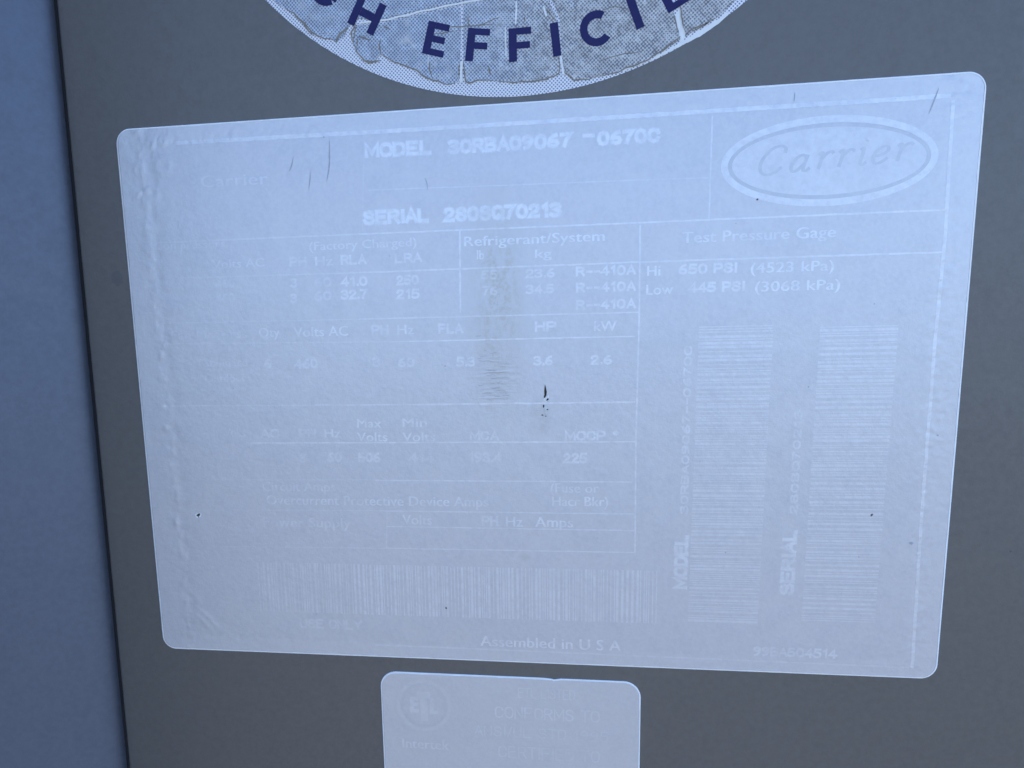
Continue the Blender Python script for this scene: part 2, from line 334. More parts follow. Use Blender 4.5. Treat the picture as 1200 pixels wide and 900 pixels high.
def halftone_material(name, film):
    m, nt, b = material(name)
    co = nt.n('ShaderNodeTexCoord').outputs['Object']
    rot = nt.mapping(co, scale=(1, 1, 0), rot=(0, 0, math.radians(4 if film else 0)))
    s = nt.n('ShaderNodeSeparateXYZ'); nt.put(s.inputs[0], rot)
    k = 2 * math.pi / (HALFTONE * MM)
    sx = nt.math('SINE', nt.math('MULTIPLY', s.outputs[0], k))
    sy = nt.math('SINE', nt.math('MULTIPLY', s.outputs[1], k))
    dots = nt.math('MULTIPLY', sx, sy)
    broad = nt.noise(co, 28.0, 4.0, 0.6)
    grit = nt.noise(co, 900.0, 4.0, 0.7)
    p = nt.n('ShaderNodeSeparateXYZ'); nt.put(p.inputs[0], co)
    if not film:
        ink = nt.range(dots, 0.05, 0.45)
        col = nt.mix(nt.math('MULTIPLY', ink, 0.80), (0.80, 0.80, 0.80, 1), (0.06, 0.08, 0.20, 1))
        b.inputs['Roughness'].default_value = 0.45
        nt.put(b.inputs['Normal'], nt.bump(grit, 0.1, 0.0001))
    else:
        # the printed picture runs from pale blue on the left to silver grey on the right
        tone = nt.math('ADD', p.outputs[0], nt.math('MULTIPLY', nt.math('SUBTRACT', broad, 0.5), 0.05))
        grey = nt.range(tone, -0.030, 0.022)
        paper = nt.mix(grey, (0.72, 0.78, 0.84, 1), (0.76, 0.76, 0.74, 1))
        inkc = nt.mix(grey, (0.07, 0.13, 0.28, 1), (0.09, 0.10, 0.13, 1))
        th = nt.math('SUBTRACT', dots, nt.math('MULTIPLY', nt.math('SUBTRACT', grit, 0.5), nt.range(grey, 0.0, 1.0, 0.7, 2.6)))
        stone = nt.noise(co, 420.0, 6.0, 0.8, 0.6)
        th = nt.math('SUBTRACT', th, nt.math('MULTIPLY', nt.math('SUBTRACT', stone, 0.5), nt.range(grey, 0.0, 1.0, 0.8, 3.4)))
        ink = nt.range(th, -0.10, 0.35)
        glint = nt.range(nt.noise(co, 1600.0, 2.0), 0.60, 0.72)
        col = nt.mix(nt.math('MULTIPLY', ink, 0.74), paper, inkc)
        col = nt.mix(nt.math('MULTIPLY', nt.math('MULTIPLY', glint, grey), 0.7), col, (0.78, 0.78, 0.78, 1))
        dirt = nt.range(nt.noise(co, 170.0, 5.0, 0.75, 1.2), 0.52, 0.74, 0.0, 0.45)
        worn = nt.math('MULTIPLY', nt.range(nt.noise(co, 210.0, 5.0, 0.7, 0.5), 0.56, 0.66, 0.0, 0.75), nt.range(nt.noise(co, 45.0, 2.0), 0.4, 0.6, 0.2, 1.0))
        col = nt.mix(worn, col, (0.74, 0.75, 0.75, 1))
        col = nt.mix(dirt, col, (0.20, 0.19, 0.18, 1))
        b.inputs['Roughness'].default_value = 0.38
        crk = nt.noise(co, 330.0, 6.0, 0.75, 1.2)
        nt.put(b.inputs['Normal'], nt.bump(nt.math('ADD', crk, nt.math('MULTIPLY', grit, 0.35)), 1.0, 0.0012))
    nt.put(b.inputs['Base Color'], col)
    return m
HALFTONE = 0.86
M_DOTS = halftone_material('white_halftone_backing', False)
M_FILM = halftone_material('cracked_printed_film', True)

# ------------------------------------------------------------------ the cabinet: access panel, gap and rounded corner post
TILT = math.radians(0.54)
cabinet = empty('equipment_cabinet', (0, 0, 0), (0, 0, 0))
tag(cabinet, 'grey painted sheet metal cabinet with a dark vertical seam behind the stickers', 'cabinet')
SEAM = -115.5 * MM
Z0, Z1 = 0.0, 1.60

def seam_x(z):
    return SEAM + (z - ZC) * math.tan(TILT)

def extrude_profile(name, prof, mat, z0, z1, nz=24, rel_seam=True, close=False):
    """prof: list of (x, out); out > 0 is towards the viewer (-Y)"""
    vs, fs = [], []
    n = len(prof)
    for j in range(nz + 1):
        z = z0 + (z1 - z0) * j / nz
        dx = (z - ZC) * math.tan(TILT) if rel_seam else 0.0
        for (x, o) in prof:
            vs.append((x + dx, -o, z))
    for j in range(nz):
        for i in range(n - 1 + (1 if close else 0)):
            a, b_ = j * n + i, j * n + (i + 1) % n
            fs.append((a, b_, b_ + n, a + n))
    me = mesh_from(name, vs, fs)
    return link(name, me, mat, cabinet, True)

# access panel: folded sheet with a tight bend at the seam
r = 0.7 * MM
prof = [(SEAM + 0.2 * MM, -18 * MM), (SEAM + 0.2 * MM, -r)]
for i in range(1, 8):
    a = math.pi - i / 8 * math.pi / 2
    prof.append((SEAM + 0.2 * MM + r + r * math.cos(a), -r + r * math.sin(a)))
prof += [(SEAM + 0.2 * MM + r, 0.0), (SEAM + 3 * MM, 0.0), (SEAM + 60 * MM, 0.0), (SEAM + 200 * MM, 0.0), (SEAM + 330 * MM, 0.0), (SEAM + 560 * MM, 0.0), (SEAM + 561 * MM, -1 * MM), (SEAM + 561 * MM, -18 * MM)]
panel = extrude_profile('access_panel', prof, M_PAINT, Z0, Z1)
# corner post: flat face turned slightly outwards, wide roll into the seam
R_ = 12.0 * MM
prof = []
x1 = SEAM - 1.5 * MM
POST_TURN = math.radians(-32)
ctr = (x1 - R_, -R_ + 0.2 * MM)
for i in range(0, 25):
    a = math.pi / 2 + POST_TURN - i / 24 * (math.pi / 2 + POST_TURN)
    prof.append((ctr[0] + R_ * math.cos(a), ctr[1] + R_ * math.sin(a)))
st = prof[0]
def along(p, d, turn):
    return (p[0] - d * math.cos(turn), p[1] - d * math.sin(turn))
bend = along(st, 0.033, POST_TURN)
flat = []
for d in (0.110, 0.07, 0.03, 0.008):                     # unseen flange, added to block light from the panel's left side
    flat.append(along(bend, d, math.radians(-82)))
flat += [along(st, d, POST_TURN) for d in (0.031, 0.024, 0.015, 0.006)]
prof = [(flat[0][0] - 0.03, flat[0][1]), (flat[0][0] - 0.034, -0.02)][::-1] + flat + prof + [(x1, -18 * MM)]
post = extrude_profile('corner_post', prof, M_POST, Z0, Z1)
# black strip added in the seam, its colour standing in for deep shade
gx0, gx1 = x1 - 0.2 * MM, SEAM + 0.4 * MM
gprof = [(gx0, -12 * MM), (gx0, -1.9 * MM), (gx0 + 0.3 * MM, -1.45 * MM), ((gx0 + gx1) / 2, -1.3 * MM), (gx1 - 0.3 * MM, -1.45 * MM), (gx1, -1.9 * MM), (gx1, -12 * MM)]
extrude_profile('seam_shade_strip', gprof, simple('seam_shade_black', (0.012, 0.012, 0.013), 0.8, 0.3, 800), Z0, Z1)
# shell behind them, so that no light comes through the seam
def box(name, x0, x1, y0, y1, z0, z1, mat, parent):
    bm = bmesh.new()
    bmesh.ops.create_cube(bm, size=1.0)
    for v in bm.verts:
        v.co = Vector(((x0 + x1) / 2 + v.co.x * (x1 - x0), (y0 + y1) / 2 + v.co.y * (y1 - y0), (z0 + z1) / 2 + v.co.z * (z1 - z0)))
    me = bpy.data.meshes.new(name); bm.to_mesh(me); bm.free()
    return link(name, me, mat, parent)
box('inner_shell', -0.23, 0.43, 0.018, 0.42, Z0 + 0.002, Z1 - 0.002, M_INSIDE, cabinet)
bv = box('cabinet_top', -0.26, 0.47, -0.004, 0.44, Z1 + 0.001, Z1 + 0.03, M_PAINT, cabinet)

# ------------------------------------------------------------------ ground
def ground_material():
    m, nt, b = material('concrete_ground')
    co = nt.n('ShaderNodeTexCoord').outputs['Object']
    f = nt.noise(co, 3.0, 6.0, 0.6)
    g = nt.noise(co, 60.0, 4.0, 0.6)
    nt.put(b.inputs['Base Color'], nt.mix(nt.math('MULTIPLY', f, g), (0.080, 0.079, 0.078, 1), (0.125, 0.124, 0.122, 1)))
    b.inputs['Roughness'].default_value = 0.9
    nt.put(b.inputs['Normal'], nt.bump(g, 0.3, 0.004))
    return m
ground = link('ground', mesh_from('ground', [(-60, -60, -0.004), (60, -60, -0.004), (60, 60, -0.004), (-60, 60, -0.004)], [(0, 1, 2, 3)]), ground_material())
ground['kind'] = 'structure'

# rubbed dark spot and specks on the paint
def blob(name, cx, cy, rr, mat, parent, z, ax=1.0, ay=1.0, n=14, jit=0.25, rot=0.0):
    """irregular flat fleck in label millimetres"""
    vs = [(cx * MM, cy * MM, z * MM + 0.02 * MM)]
    for i in range(n):
        a = 2 * math.pi * i / n
        q = rr * (1 + jit * random.uniform(-1, 1))
        dx, dy = q * ax * math.cos(a), q * ay * math.sin(a)
        vs.append(((cx + dx * math.cos(rot) - dy * math.sin(rot)) * MM, (cy + dx * math.sin(rot) + dy * math.cos(rot)) * MM, z * MM))
    fs = [(0, 1 + i, 1 + (i + 1) % n) for i in range(n)]
    return link(name, mesh_from(name, vs, fs), mat, parent)

def on_panel(o):
    o.matrix_local = Matrix.Translation((0, 0, ZC)) @ Matrix.Rotation(math.pi / 2, 4, 'X')
    return o
on_panel(blob('rubbed_spot', MARK['panelspot'][0], MARK['panelspot'][1], 1.7, M_SMUDGE, cabinet, 0.02, 1.0, 1.15, 22, 0.12))
for (x, y, s) in [(115.5, -37.3, 0.30), (112.0, 46.0, 0.2), (108, -70, 0.15), (118, 20, 0.15), (-104, -60, 0.15)]:
    on_panel(blob('dirt_speck', x, y, s, M_SPECK, cabinet, 0.03))

# ------------------------------------------------------------------ labels
LABEL_ROT = (math.pi / 2, 0, 0)

def rounded_outline(x0, x1, y0, y1, rad, n=10):
    pts = []
    for (cx, cy, a0) in ((x1 - rad, y1 - rad, 0), (x0 + rad, y1 - rad, 90), (x0 + rad, y0 + rad, 180), (x1 - rad, y0 + rad, 270)):
        for i in range(n + 1):
            a = math.radians(a0 + 90 * i / n)
            pts.append((cx + rad * math.cos(a), cy + rad * math.sin(a)))
    return pts

def half_width(y, hw, y0, y1, rad):
    d = min(y - y0, y1 - y)
    if d >= rad:
        return hw
    q = rad - d
    return hw - rad + math.sqrt(max(0.0, rad * rad - q * q))

def sheet(name, x0, x1, y0, y1, rad, h, nx, ny, thick, mat, rowcut=None):
    """rounded label as a dense sheet that follows the height field h (mm), with a skirt of its thickness"""
    cx, hw = (x0 + x1) / 2, (x1 - x0) / 2
    ys = []
    k = 8
    for i in range(k):
        ys.append(y0 + rad * (1 - math.cos(math.pi / 2 * i / k)))
    nmid = ny - 2 * k
    for i in range(nmid + 1):
        ys.append(y0 + rad + (y1 - y0 - 2 * rad) * i / nmid)
    for i in range(k - 1, -1, -1):
        ys.append(y1 - rad * (1 - math.cos(math.pi / 2 * i / k)))
    vs, fs = [], []
    for y in ys:
        w = half_width(y, hw, y0, y1, rad)
        for i in range(nx + 1):
            x = cx - w + 2 * w * i / nx
            yy = y
            if rowcut:
                yy = rowcut(x, y)
            vs.append((x * MM, yy * MM, (thick + h(x, yy)) * MM))
    c = nx + 1
    nr = len(ys)
    for j in range(nr - 1):
        for i in range(nx):
            a = j * c + i
            fs.append((a, a + 1, a + 1 + c, a + c))
    ring = [i for i in range(c)] + [j * c + nx for j in range(1, nr)] + [(nr - 1) * c + i for i in range(nx - 1, -1, -1)] + [j * c for j in range(nr - 2, 0, -1)]
    base = len(vs)
    for q in ring:
        vs.append((vs[q][0], vs[q][1], 0.00002))
    n = len(ring)
    for i in range(n):
        a, b_ = ring[i], ring[(i + 1) % n]
        fs.append((b_, a, base + i, base + (i + 1) % n))
    return mesh_from(name, vs, fs)

def rim(name, outline, width, h, thick, mat, parent):
    """thin pale edge of the film that shows round the label"""
    vs, fs = [], []
    n = len(outline)
    cx = sum(p[0] for p in outline) / n; cy = sum(p[1] for p in outline) / n
    for i, (x, y) in enumerate(outline):
        px, py = outline[i - 1]; qx, qy = outline[(i + 1) % n]
        tx, ty = qx - px, qy - py
        l = math.hypot(tx, ty) or 1
        nx_, ny_ = -ty / l, tx / l            # inwards for a counter-clockwise outline
        ww = width * (0.75 + 0.5 * abs(fbm(x, y, 0.13, 3.1)))
        vs.append(((x + nx_ * ww) * MM, (y + ny_ * ww) * MM, (thick + h(x, y) + 0.035) * MM))
        vs.append(((x - nx_ * 0.04) * MM, (y - ny_ * 0.04) * MM, (thick + h(x, y) + 0.02) * MM))
        vs.append(((x - nx_ * 0.10) * MM, (y - ny_ * 0.10) * MM, 0.00002))
    for i in range(n):
        a, b_ = 3 * i, 3 * ((i + 1) % n)
        fs.append((a, a + 1, b_ + 1, b_)); fs.append((a + 1, a + 2, b_ + 2, b_ + 1))
    return link(name, mesh_from(name, vs, fs), mat, parent, True)

def densify(pts, step, closed=True):
    out = []
    n = len(pts)
    for i in range(n if closed else n - 1):
        a, b_ = pts[i], pts[(i + 1) % n]
        k = max(1, int(math.hypot(b_[0] - a[0], b_[1] - a[1]) / step))
        for j in range(k):
            t = j / k
            out.append((a[0] + (b_[0] - a[0]) * t, a[1] + (b_[1] - a[1]) * t))
    if not closed:
        out.append(pts[-1])
    return out

def gauss(d, s):
    return math.exp(-(d / s) ** 2)

def rating_height(x, y):
    h = 0.010 * fbm(x, y, 0.10, 1.0) + 0.004 * fbm(x, y, 0.7, 2.0)
    if x < -84:                                          # crinkled strip inside the left edge
        xc = -95.2 + 1.1 * noise.noise(Vector((0, y * 0.22, 4.0))) + 0.012 * (70 - y)
        amp = 0.03 + 0.08 * max(0, noise.noise(Vector((1, y * 0.35, 9.0))) + 0.35)
        h += amp * gauss(x - xc, 1.0) * (0.5 + 1.3 * noise.noise(Vector((x * 0.8, y * 0.55, 12.0))) + 0.7 * noise.noise(Vector((x * 1.3, y * 1.6, 2.0))))
        h -= 0.6 * amp * gauss(x - xc - 1.9, 1.1) * (0.6 + 0.7 * noise.noise(Vector((x * 0.5, y * 0.5, 2.0))))
        h += 0.020 * gauss(x - xc, 2.2) * fbm(x, y, 1.1, 17.0)
        h += 0.04 * gauss(x + 94.0, 5.0) * noise.noise(Vector((x * 0.35, y * 0.35, 7.7)))
    if y > 58:                                           # small bubbles under the top margin
        h += 0.085 * gauss(y - 66.8, 1.8) * fbm(x, y, 0.75, 8.0)
    if x > 90:                                           # lumpy right margin
        h += 0.075 * gauss(x - 96.0, 3.0) * fbm(x, y, 0.8, 3.3)
    if y < -60:
        h += 0.045 * gauss(y + 66.0, 1.6) * fbm(x, y, 0.35, 6.0)
    if x < -74 and y < -48:                              # slanting folds in the lower left corner
        u = (x + 90.0) * 0.707 + (y + 60.5) * 0.707      # across the folds
        v = (x + 90.0) * 0.707 - (y + 60.5) * 0.707
        for (o, a, vc, vl) in ((0.0, 0.09, 1.5, 3.6), (1.9, 0.08, 2.5, 4.0), (-1.6, 0.03, -1.0, 3.0), (3.8, 0.05, -6.0, 4.0)):
            h += a * gauss(u - o - 0.5 * noise.noise(Vector((v * 0.3, o, 3.0))), 0.7) * gauss(v - vc, vl)
    # soft bubbles at the top left corner
    for (bx, by, br, a) in ((-89.5, 60.5, 2.2, 0.05), (-96.0, 60.0, 1.5, 0.05), (-93.0, 54.0, 1.8, 0.05), (-92.5, 66.0, 1.1, 0.08), (-89.0, 66.6, 1.0, 0.07), (-97.5, 54.0, 1.0, 0.05)):
        d = math.hypot(x - bx, y - by)
        if d < 2.2 * br:
            h += a * (gauss(d - br * 0.8, br * 0.35))
    return h

T_LABEL = 0.28
rating = tag(link('rating_label', sheet('rating_label', -101.5, 101.5, -70.02, 70.02, 3.7, rating_height, 400, 280, T_LABEL, M_LABEL), M_LABEL, None, True),
             'large sun-faded pale blue rating label with ghosted data table and barcodes', 'label')
rating.location, rating.rotation_euler = (0, 0, ZC), LABEL_ROT
rim('label_edge', densify(rounded_outline(-101.5, 101.5, -70.02, 70.02, 3.7), 1.0), 0.34, rating_height, T_LABEL, M_EDGE, rating)

def drape(verts, z, h, thick):
    return [(x * MM, y * MM, (thick + h(x, y) + z) * MM) for (x, y) in verts]

# --- lettering
def glyph_mesh(body, bold=0.018, shear=0.0):
    cu = bpy.data.curves.new('lettering', 'FONT')
    cu.body = body
    cu.size = 1.0
    cu.offset = bold
    cu.shear = shear
    cu.resolution_u = 3
    cu.space_character = 1.02
    o = bpy.data.objects.new('lettering', cu)
    COL.link(o)
    dg = bpy.context.evaluated_depsgraph_get()
    me = bpy.data.meshes.new_from_object(o.evaluated_get(dg))
    bpy.data.objects.remove(o)
    bpy.data.curves.remove(cu)
    return me

_h = glyph_mesh('H')
CAP = max(v.co.y for v in _h.vertices)
bpy.data.meshes.remove(_h)

def lettering(name, body, x, y, w, cap, mat, parent, h, thick, z=0.03, vertical=False, bold=0.018, weight=0.1):
    me = glyph_mesh(body, 0.0)
    xs = [v.co.x for v in me.vertices]
    x0, x1 = min(xs), max(xs)
    sx, sy = w / (x1 - x0), cap / CAP
    for v in me.vertices:
        a, b_ = (v.co.x - x0) * sx, v.co.y * sy
        px, py = (x - b_, y + a) if vertical else (x + a, y + b_)
        v.co = Vector((px * MM, py * MM, (thick + h(px, py) + z) * MM))
    me.materials.clear()
    # struck twice with a slight slip, as the old print was
    vs = [tuple(v.co) for v in me.vertices]
    fs = [tuple(p.vertices) for p in me.polygons]
    bpy.data.meshes.remove(me)
    n = len(vs)
    dx, dy = (0.0, 0.055 * cap * MM) if vertical else (0.055 * cap * MM, 0.0)
    vs += [(a + dx, b_ + dy, c_ + 0.006 * MM) for (a, b_, c_) in vs]
    fs += [tuple(i + n for i in f) for f in fs]
    return link(name, mesh_from(name, vs, fs), mat, parent)

GLYPHS = {
    'A': [[(0, 0), (.3, 1), (.6, 0)], [(.12, .34), (.48, .34)]],
    'B': [[(0, 0), (0, 1), (.33, 1), (.5, .92), (.53, .77), (.48, .6), (.33, .54), (0, .54)], [(.33, .54), (.52, .45), (.57, .28), (.52, .1), (.35, 0), (0, 0)]],
    'C': [[(.57, .72), (.5, .92), (.3, 1), (.1, .92), (0, .7), (0, .3), (.1, .08), (.3, 0), (.5, .08), (.57, .28)]],
    'D': [[(0, 0), (0, 1), (.28, 1), (.48, .9), (.57, .65), (.57, .35), (.48, .1), (.28, 0), (0, 0)]],
    'E': [[(.52, 1), (0, 1), (0, 0), (.54, 0)], [(0, .53), (.46, .53)]],
    'F': [[(.52, 1), (0, 1), (0, 0)], [(0, .52), (.45, .52)]],
    'H': [[(0, 0), (0, 1)], [(.56, 0), (.56, 1)], [(0, .53), (.56, .53)]],
    'I': [[(.08, 0), (.08, 1)]],
    'L': [[(0, 1), (0, 0), (.5, 0)]],
    'M': [[(0, 0), (0, 1), (.34, .25), (.68, 1), (.68, 0)]],
    'N': [[(0, 0), (0, 1), (.56, 0), (.56, 1)]],
    'O': [[(.3, 1), (.1, .92), (0, .7), (0, .3), (.1, .08), (.3, 0), (.5, .08), (.6, .3), (.6, .7), (.5, .92), (.3, 1)]],
    'P': [[(0, 0), (0, 1), (.34, 1), (.52, .9), (.55, .73), (.5, .55), (.34, .47), (0, .47)]],
    'R': [[(0, 0), (0, 1), (.34, 1), (.52, .9), (.55, .75), (.5, .58), (.34, .5), (0, .5)], [(.32, .5), (.58, 0)]],
    'S': [[(.54, .76), (.46, .94), (.28, 1), (.08, .92), (.03, .75), (.1, .6), (.3, .53), (.48, .44), (.56, .27), (.48, .07), (.28, 0), (.08, .07), (0, .26)]],
    'T': [[(0, 1), (.58, 1)], [(.29, 1), (.29, 0)]],
    'U': [[(0, 1), (0, .28), (.08, .07), (.28, 0), (.48, .07), (.56, .28), (.56, 1)]],
    'W': [[(0, 1), (.18, 0), (.4, .8), (.62, 0), (.8, 1)]],
    'Y': [[(0, 1), (.3, .48), (.6, 1)], [(.3, .48), (.3, 0)]],
    '0': [[(.27, 1), (.08, .9), (0, .65), (0, .35), (.08, .1), (.27, 0), (.46, .1), (.54, .35), (.54, .65), (.46, .9), (.27, 1)]],
    '1': [[(.06, .78), (.26, 1), (.26, 0)]],
    '2': [[(.02, .72), (.08, .92), (.27, 1), (.46, .92), (.52, .73), (.44, .52), (.12, .22), (0, 0), (.54, 0)]],
    '3': [[(.0, .86), (.12, .97), (.27, 1), (.46, .92), (.5, .75), (.42, .58), (.22, .53), (.46, .46), (.54, .27), (.46, .07), (.27, 0), (.10, .03), (-.02, .14)]],
    '4': [[(.42, 0), (.42, 1), (0, .3), (.58, .3)]],
    '5': [[(.52, 1), (.08, 1), (.03, .54), (.18, .6), (.34, .6), (.5, .48), (.54, .30), (.46, .08), (.26, 0), (.10, .03), (-.02, .13)]],
    '6': [[(.46, 1), (.28, .92), (.1, .68), (.01, .36), (.05, .12), (.28, 0), (.48, .09), (.54, .27), (.46, .46), (.28, .52), (.1, .44), (.03, .3)]],
    '7': [[(0, 1), (.54, 1), (.3, .5), (.18, 0)]],
    '8': [[(.27, 1), (.08, .93), (.03, .76), (.1, .6), (.27, .53), (.46, .44), (.54, .26), (.46, .07), (.27, 0), (.08, .07), (0, .26), (.08, .44), (.27, .53), (.44, .6), (.51, .76), (.46, .93), (.27, 1)]],
    '9': [[(.08, 0), (.26, .08), (.44, .32), (.53, .64), (.49, .88), (.26, 1), (.06, .91), (0, .73), (.08, .54), (.26, .48), (.44, .56), (.51, .7)]],
    'Q': [[(.3, 1), (.1, .92), (0, .7), (0, .3), (.1, .08), (.3, 0), (.5, .08), (.6, .3), (.6, .7), (.5, .92), (.3, 1)], [(.34, .26), (.62, -.06)]],
    '-': [[(.06, .44), (.44, .44)]], '.': [[(.04, .0), (.04, .1)]], '/': [[(0, -.05), (.36, 1.05)]],
    '*': [[(.05, .8), (.35, .8)], [(.12, .95), (.28, .65)], [(.28, .95), (.12, .65)]], ' ': [],
}
ADV = {'I': .30, '.': .26, ' ': .42, 'M': .88, 'W': 1.0, '/': .52, '1': .56, '-': .62, '*': .5}

def stamped(name, body, x, y, w, cap, mat, parent, h, thick, z=0.03, vertical=False, weight=0.115, halo=None):
    """machine-printed capitals and figures, drawn as heavy strokes"""
    strokes, pen = [], 0.0
    for ch in body:
        for st_ in GLYPHS[ch]:
            strokes.append([(pen + px, py) for (px, py) in st_])
        pen += ADV.get(ch, .78)
    xs = [q[0] for s_ in strokes for q in s_]
    x0_, x1_ = min(xs), max(xs)
    wt = (weight if cap > 3.0 else 0.85 * weight) * cap
    sx = (w - 2 * wt) / max(0.05, x1_ - x0_) if len(body) > 1 or body not in '1I.' else cap
    sy = cap - 2 * wt
    vs, fs, slot = [], [], []
    passes = [(s_, 1.0, z, 0) for s_ in strokes]
    if halo is not None:                                   # bleed of the old ink round each stroke
        passes = [(s_, 1.6, z - 0.014, 1) for s_ in strokes] + passes
    for k, (s_, fat, zz, sl) in enumerate(passes):
        pl = [((px - x0_) * sx + wt, py * sy + wt) for (px, py) in s_]
        n = len(pl)
        b0 = len(vs)
        closed = n > 3 and math.hypot(pl[0][0] - pl[-1][0], pl[0][1] - pl[-1][1]) < 1e-6
        for i in range(n):
            a, c_ = pl[i], pl[i]
            prv = pl[i - 1] if i > 0 else (pl[-2] if closed else None)
            nxt = pl[i + 1] if i < n - 1 else (pl[1] if closed else None)
            def unit_(p, q):
                l = math.hypot(q[0] - p[0], q[1] - p[1]) or 1
                return ((q[0] - p[0]) / l, (q[1] - p[1]) / l)
            d0 = unit_(prv, a) if prv else None
            d1 = unit_(a, nxt) if nxt else None
            d0, d1 = d0 or d1, d1 or d0
            nx_, ny_ = -(d0[1] + d1[1]), d0[0] + d1[0]
            l = math.hypot(nx_, ny_) or 1
            nx_, ny_ = nx_ / l, ny_ / l
            cosh_ = max(0.5, nx_ * -d0[1] + ny_ * d0[0])
            q = wt * fat / cosh_
            ex, ey = a
            if prv is None:
                ex, ey = a[0] - d1[0] * wt, a[1] - d1[1] * wt
            elif nxt is None:
                ex, ey = a[0] + d0[0] * wt, a[1] + d0[1] * wt
            for sg in (1, -1):
                gx, gy = ex + sg * nx_ * q, ey + sg * ny_ * q
                px, py = (x - gy, y + gx) if vertical else (x + gx, y + gy)
                vs.append((px * MM, py * MM, (thick + h(px, py) + zz + 0.004 * (k % 3)) * MM))
        for i in range(n - 1):
            q = b0 + 2 * i
            fs.append((q, q + 1, q + 3, q + 2))
            slot.append(sl)
    me = mesh_from(name, vs, fs)
    if halo is not None:
        me.materials.append(mat); me.materials.append(halo)
        me.polygons.foreach_set('material_index', slot)
    return link(name, me, mat, parent)

def strength_of(mat):
    return next(k[0] for k, v in PRINTS.items() if v == mat)

def printed(name, s, *a, **k):
    k2 = dict(k)
    if all(ch in GLYPHS for ch in s):
        k2.pop('bold', None)
        return stamped(name, s, *a, **k2)
    k2.pop('halo', None)
    a = list(a)
    a[4] = print_mat(min(1.0, strength_of(a[4]) * 1.25))     # thin lower-case letters hold a little more ink
    return lettering(name, s, *a, **k2)

for (nm, s, x, y, w, cap, st) in TEXTS:
    printed(nm, s, x, y, w, cap, print_mat(st), rating, rating_height, T_LABEL, halo=print_mat(st * 0.35))
for (nm, s, x, y, w, cap, st) in VTEXTS:
    printed(nm, s, x, y, w, cap, print_mat(st), rating, rating_height, T_LABEL, vertical=True, halo=print_mat(st * 0.35))

# --- table rules
def ribbon(name, pts, width, mat, parent, h, thick, z=0.03, taper=False, wob=0.06):
    pts = densify(pts, 0.6, False)
    vs, fs = [], []
    n = len(pts)
    for i, (x, y) in enumerate(pts):
        a, b_ = pts[max(0, i - 1)], pts[min(n - 1, i + 1)]
        tx, ty = b_[0] - a[0], b_[1] - a[1]
        l = math.hypot(tx, ty) or 1
        nx_, ny_ = -ty / l, tx / l
        w = width * 0.5 * (1 + 0.3 * noise.noise(Vector((x * 0.9, y * 0.9, 6.1))))
        if taper:
            w *= math.sin(math.pi * (i + 0.4) / (n - 0.2)) ** 0.7 + 0.12
        o = wob * noise.noise(Vector((x * 0.35, y * 0.35, 2.2)))
        vs.append((x + nx_ * (o + w), y + ny_ * (o + w)))
        vs.append((x + nx_ * (o - w), y + ny_ * (o - w)))
    for i in range(n - 1):
        fs.append((2 * i, 2 * i + 1, 2 * i + 3, 2 * i + 2))
    return link(name, mesh_from(name, drape(vs, z, h, thick), fs), mat, parent)

for (pts, w, st) in RULES:
    ribbon('frame_rule' if w > 0.44 else 'table_rule', pts, w, print_mat(st), rating, rating_height, T_LABEL, 0.022)

# --- barcodes
def barcode(kind, x0, x1, y0, y1, strength):
    vs, fs = [], []
    rng = random.Random(int(abs(x0) * 100))
    lo, hi = (x0, x1) if kind == 'h' else (y0, y1)
    c0, c1 = (y0, y1) if kind == 'h' else (x0, x1)
    p = lo
    k = 24
    while p < hi:
        w = rng.choice((0.26, 0.26, 0.30, 0.60, 0.60))
        for j in range(k + 1):
            c = c0 + (c1 - c0) * j / k
            for e in (p, min(hi, p + w)):
                vs.append((e, c) if kind == 'h' else (c + (e - (y0 + y1) / 2) * 0.010, e))
        b_ = len(vs) - 2 * (k + 1)
        for j in range(k):
            q = b_ + 2 * j
            fs.append((q, q + 1, q + 3, q + 2) if kind == 'h' else (q + 1, q, q + 2, q + 3))
        p += w + rng.choice((0.28, 0.30, 0.36, 0.66, 0.70))
    return link('barcode', mesh_from('barcode', drape(vs, 0.022, rating_height, T_LABEL), fs), print_mat(strength), rating)

for i, (k, x0, x1, y0, y1) in enumerate(BARCODES):
    bc = barcode(k, x0, x1, y0, y1, (0.6, 0.5, 0.5)[i])
    bc['kind'] = 'stuff'

# --- oval emblem with the maker's script
ox, oy, oa, ob = OVAL
def ellipse_ring(name, a0, b0, a1, b1, mat, z, n=96):
    vs, fs = [], []
    for i in range(n):
        t = 2 * math.pi * i / n
        vs.append((ox + a0 * math.cos(t), oy + b0 * math.sin(t)))
        vs.append((ox + a1 * math.cos(t), oy + b1 * math.sin(t)))
    for i in range(n):
        a, b_ = 2 * i, 2 * ((i + 1) % n)
        fs.append((a, b_, b_ + 1, a + 1))
    return vs, fs
emblem_vs, emblem_fs = [], []
rings = 14
for k in range(rings + 1):
    for i in range(96):
        t = 2 * math.pi * i / 96
        q = k / rings
        emblem_vs.append((ox + (oa - 2.3) * q * math.cos(t), oy + (ob - 2.3) * q * math.sin(t)))
for k in range(1, rings):
    for i in range(96):
        a, b_ = k * 96 + i, k * 96 + (i + 1) % 96
        emblem_fs.append((a, a + 96, b_ + 96, b_))
emblem_fs.append(tuple(96 + i for i in range(96)))
emblem = link('oval_emblem', mesh_from('oval_emblem', drape(emblem_vs, 0.018, rating_height, T_LABEL), emblem_fs), print_mat(0.4), rating)
vs, fs = ellipse_ring('r', oa - 1.55, ob - 1.55, oa, ob, None, 0)
link('outer_ring', mesh_from('outer_ring', drape(vs, 0.030, rating_height, T_LABEL), [tuple(reversed(f)) for f in fs]), print_mat(0.7), emblem)
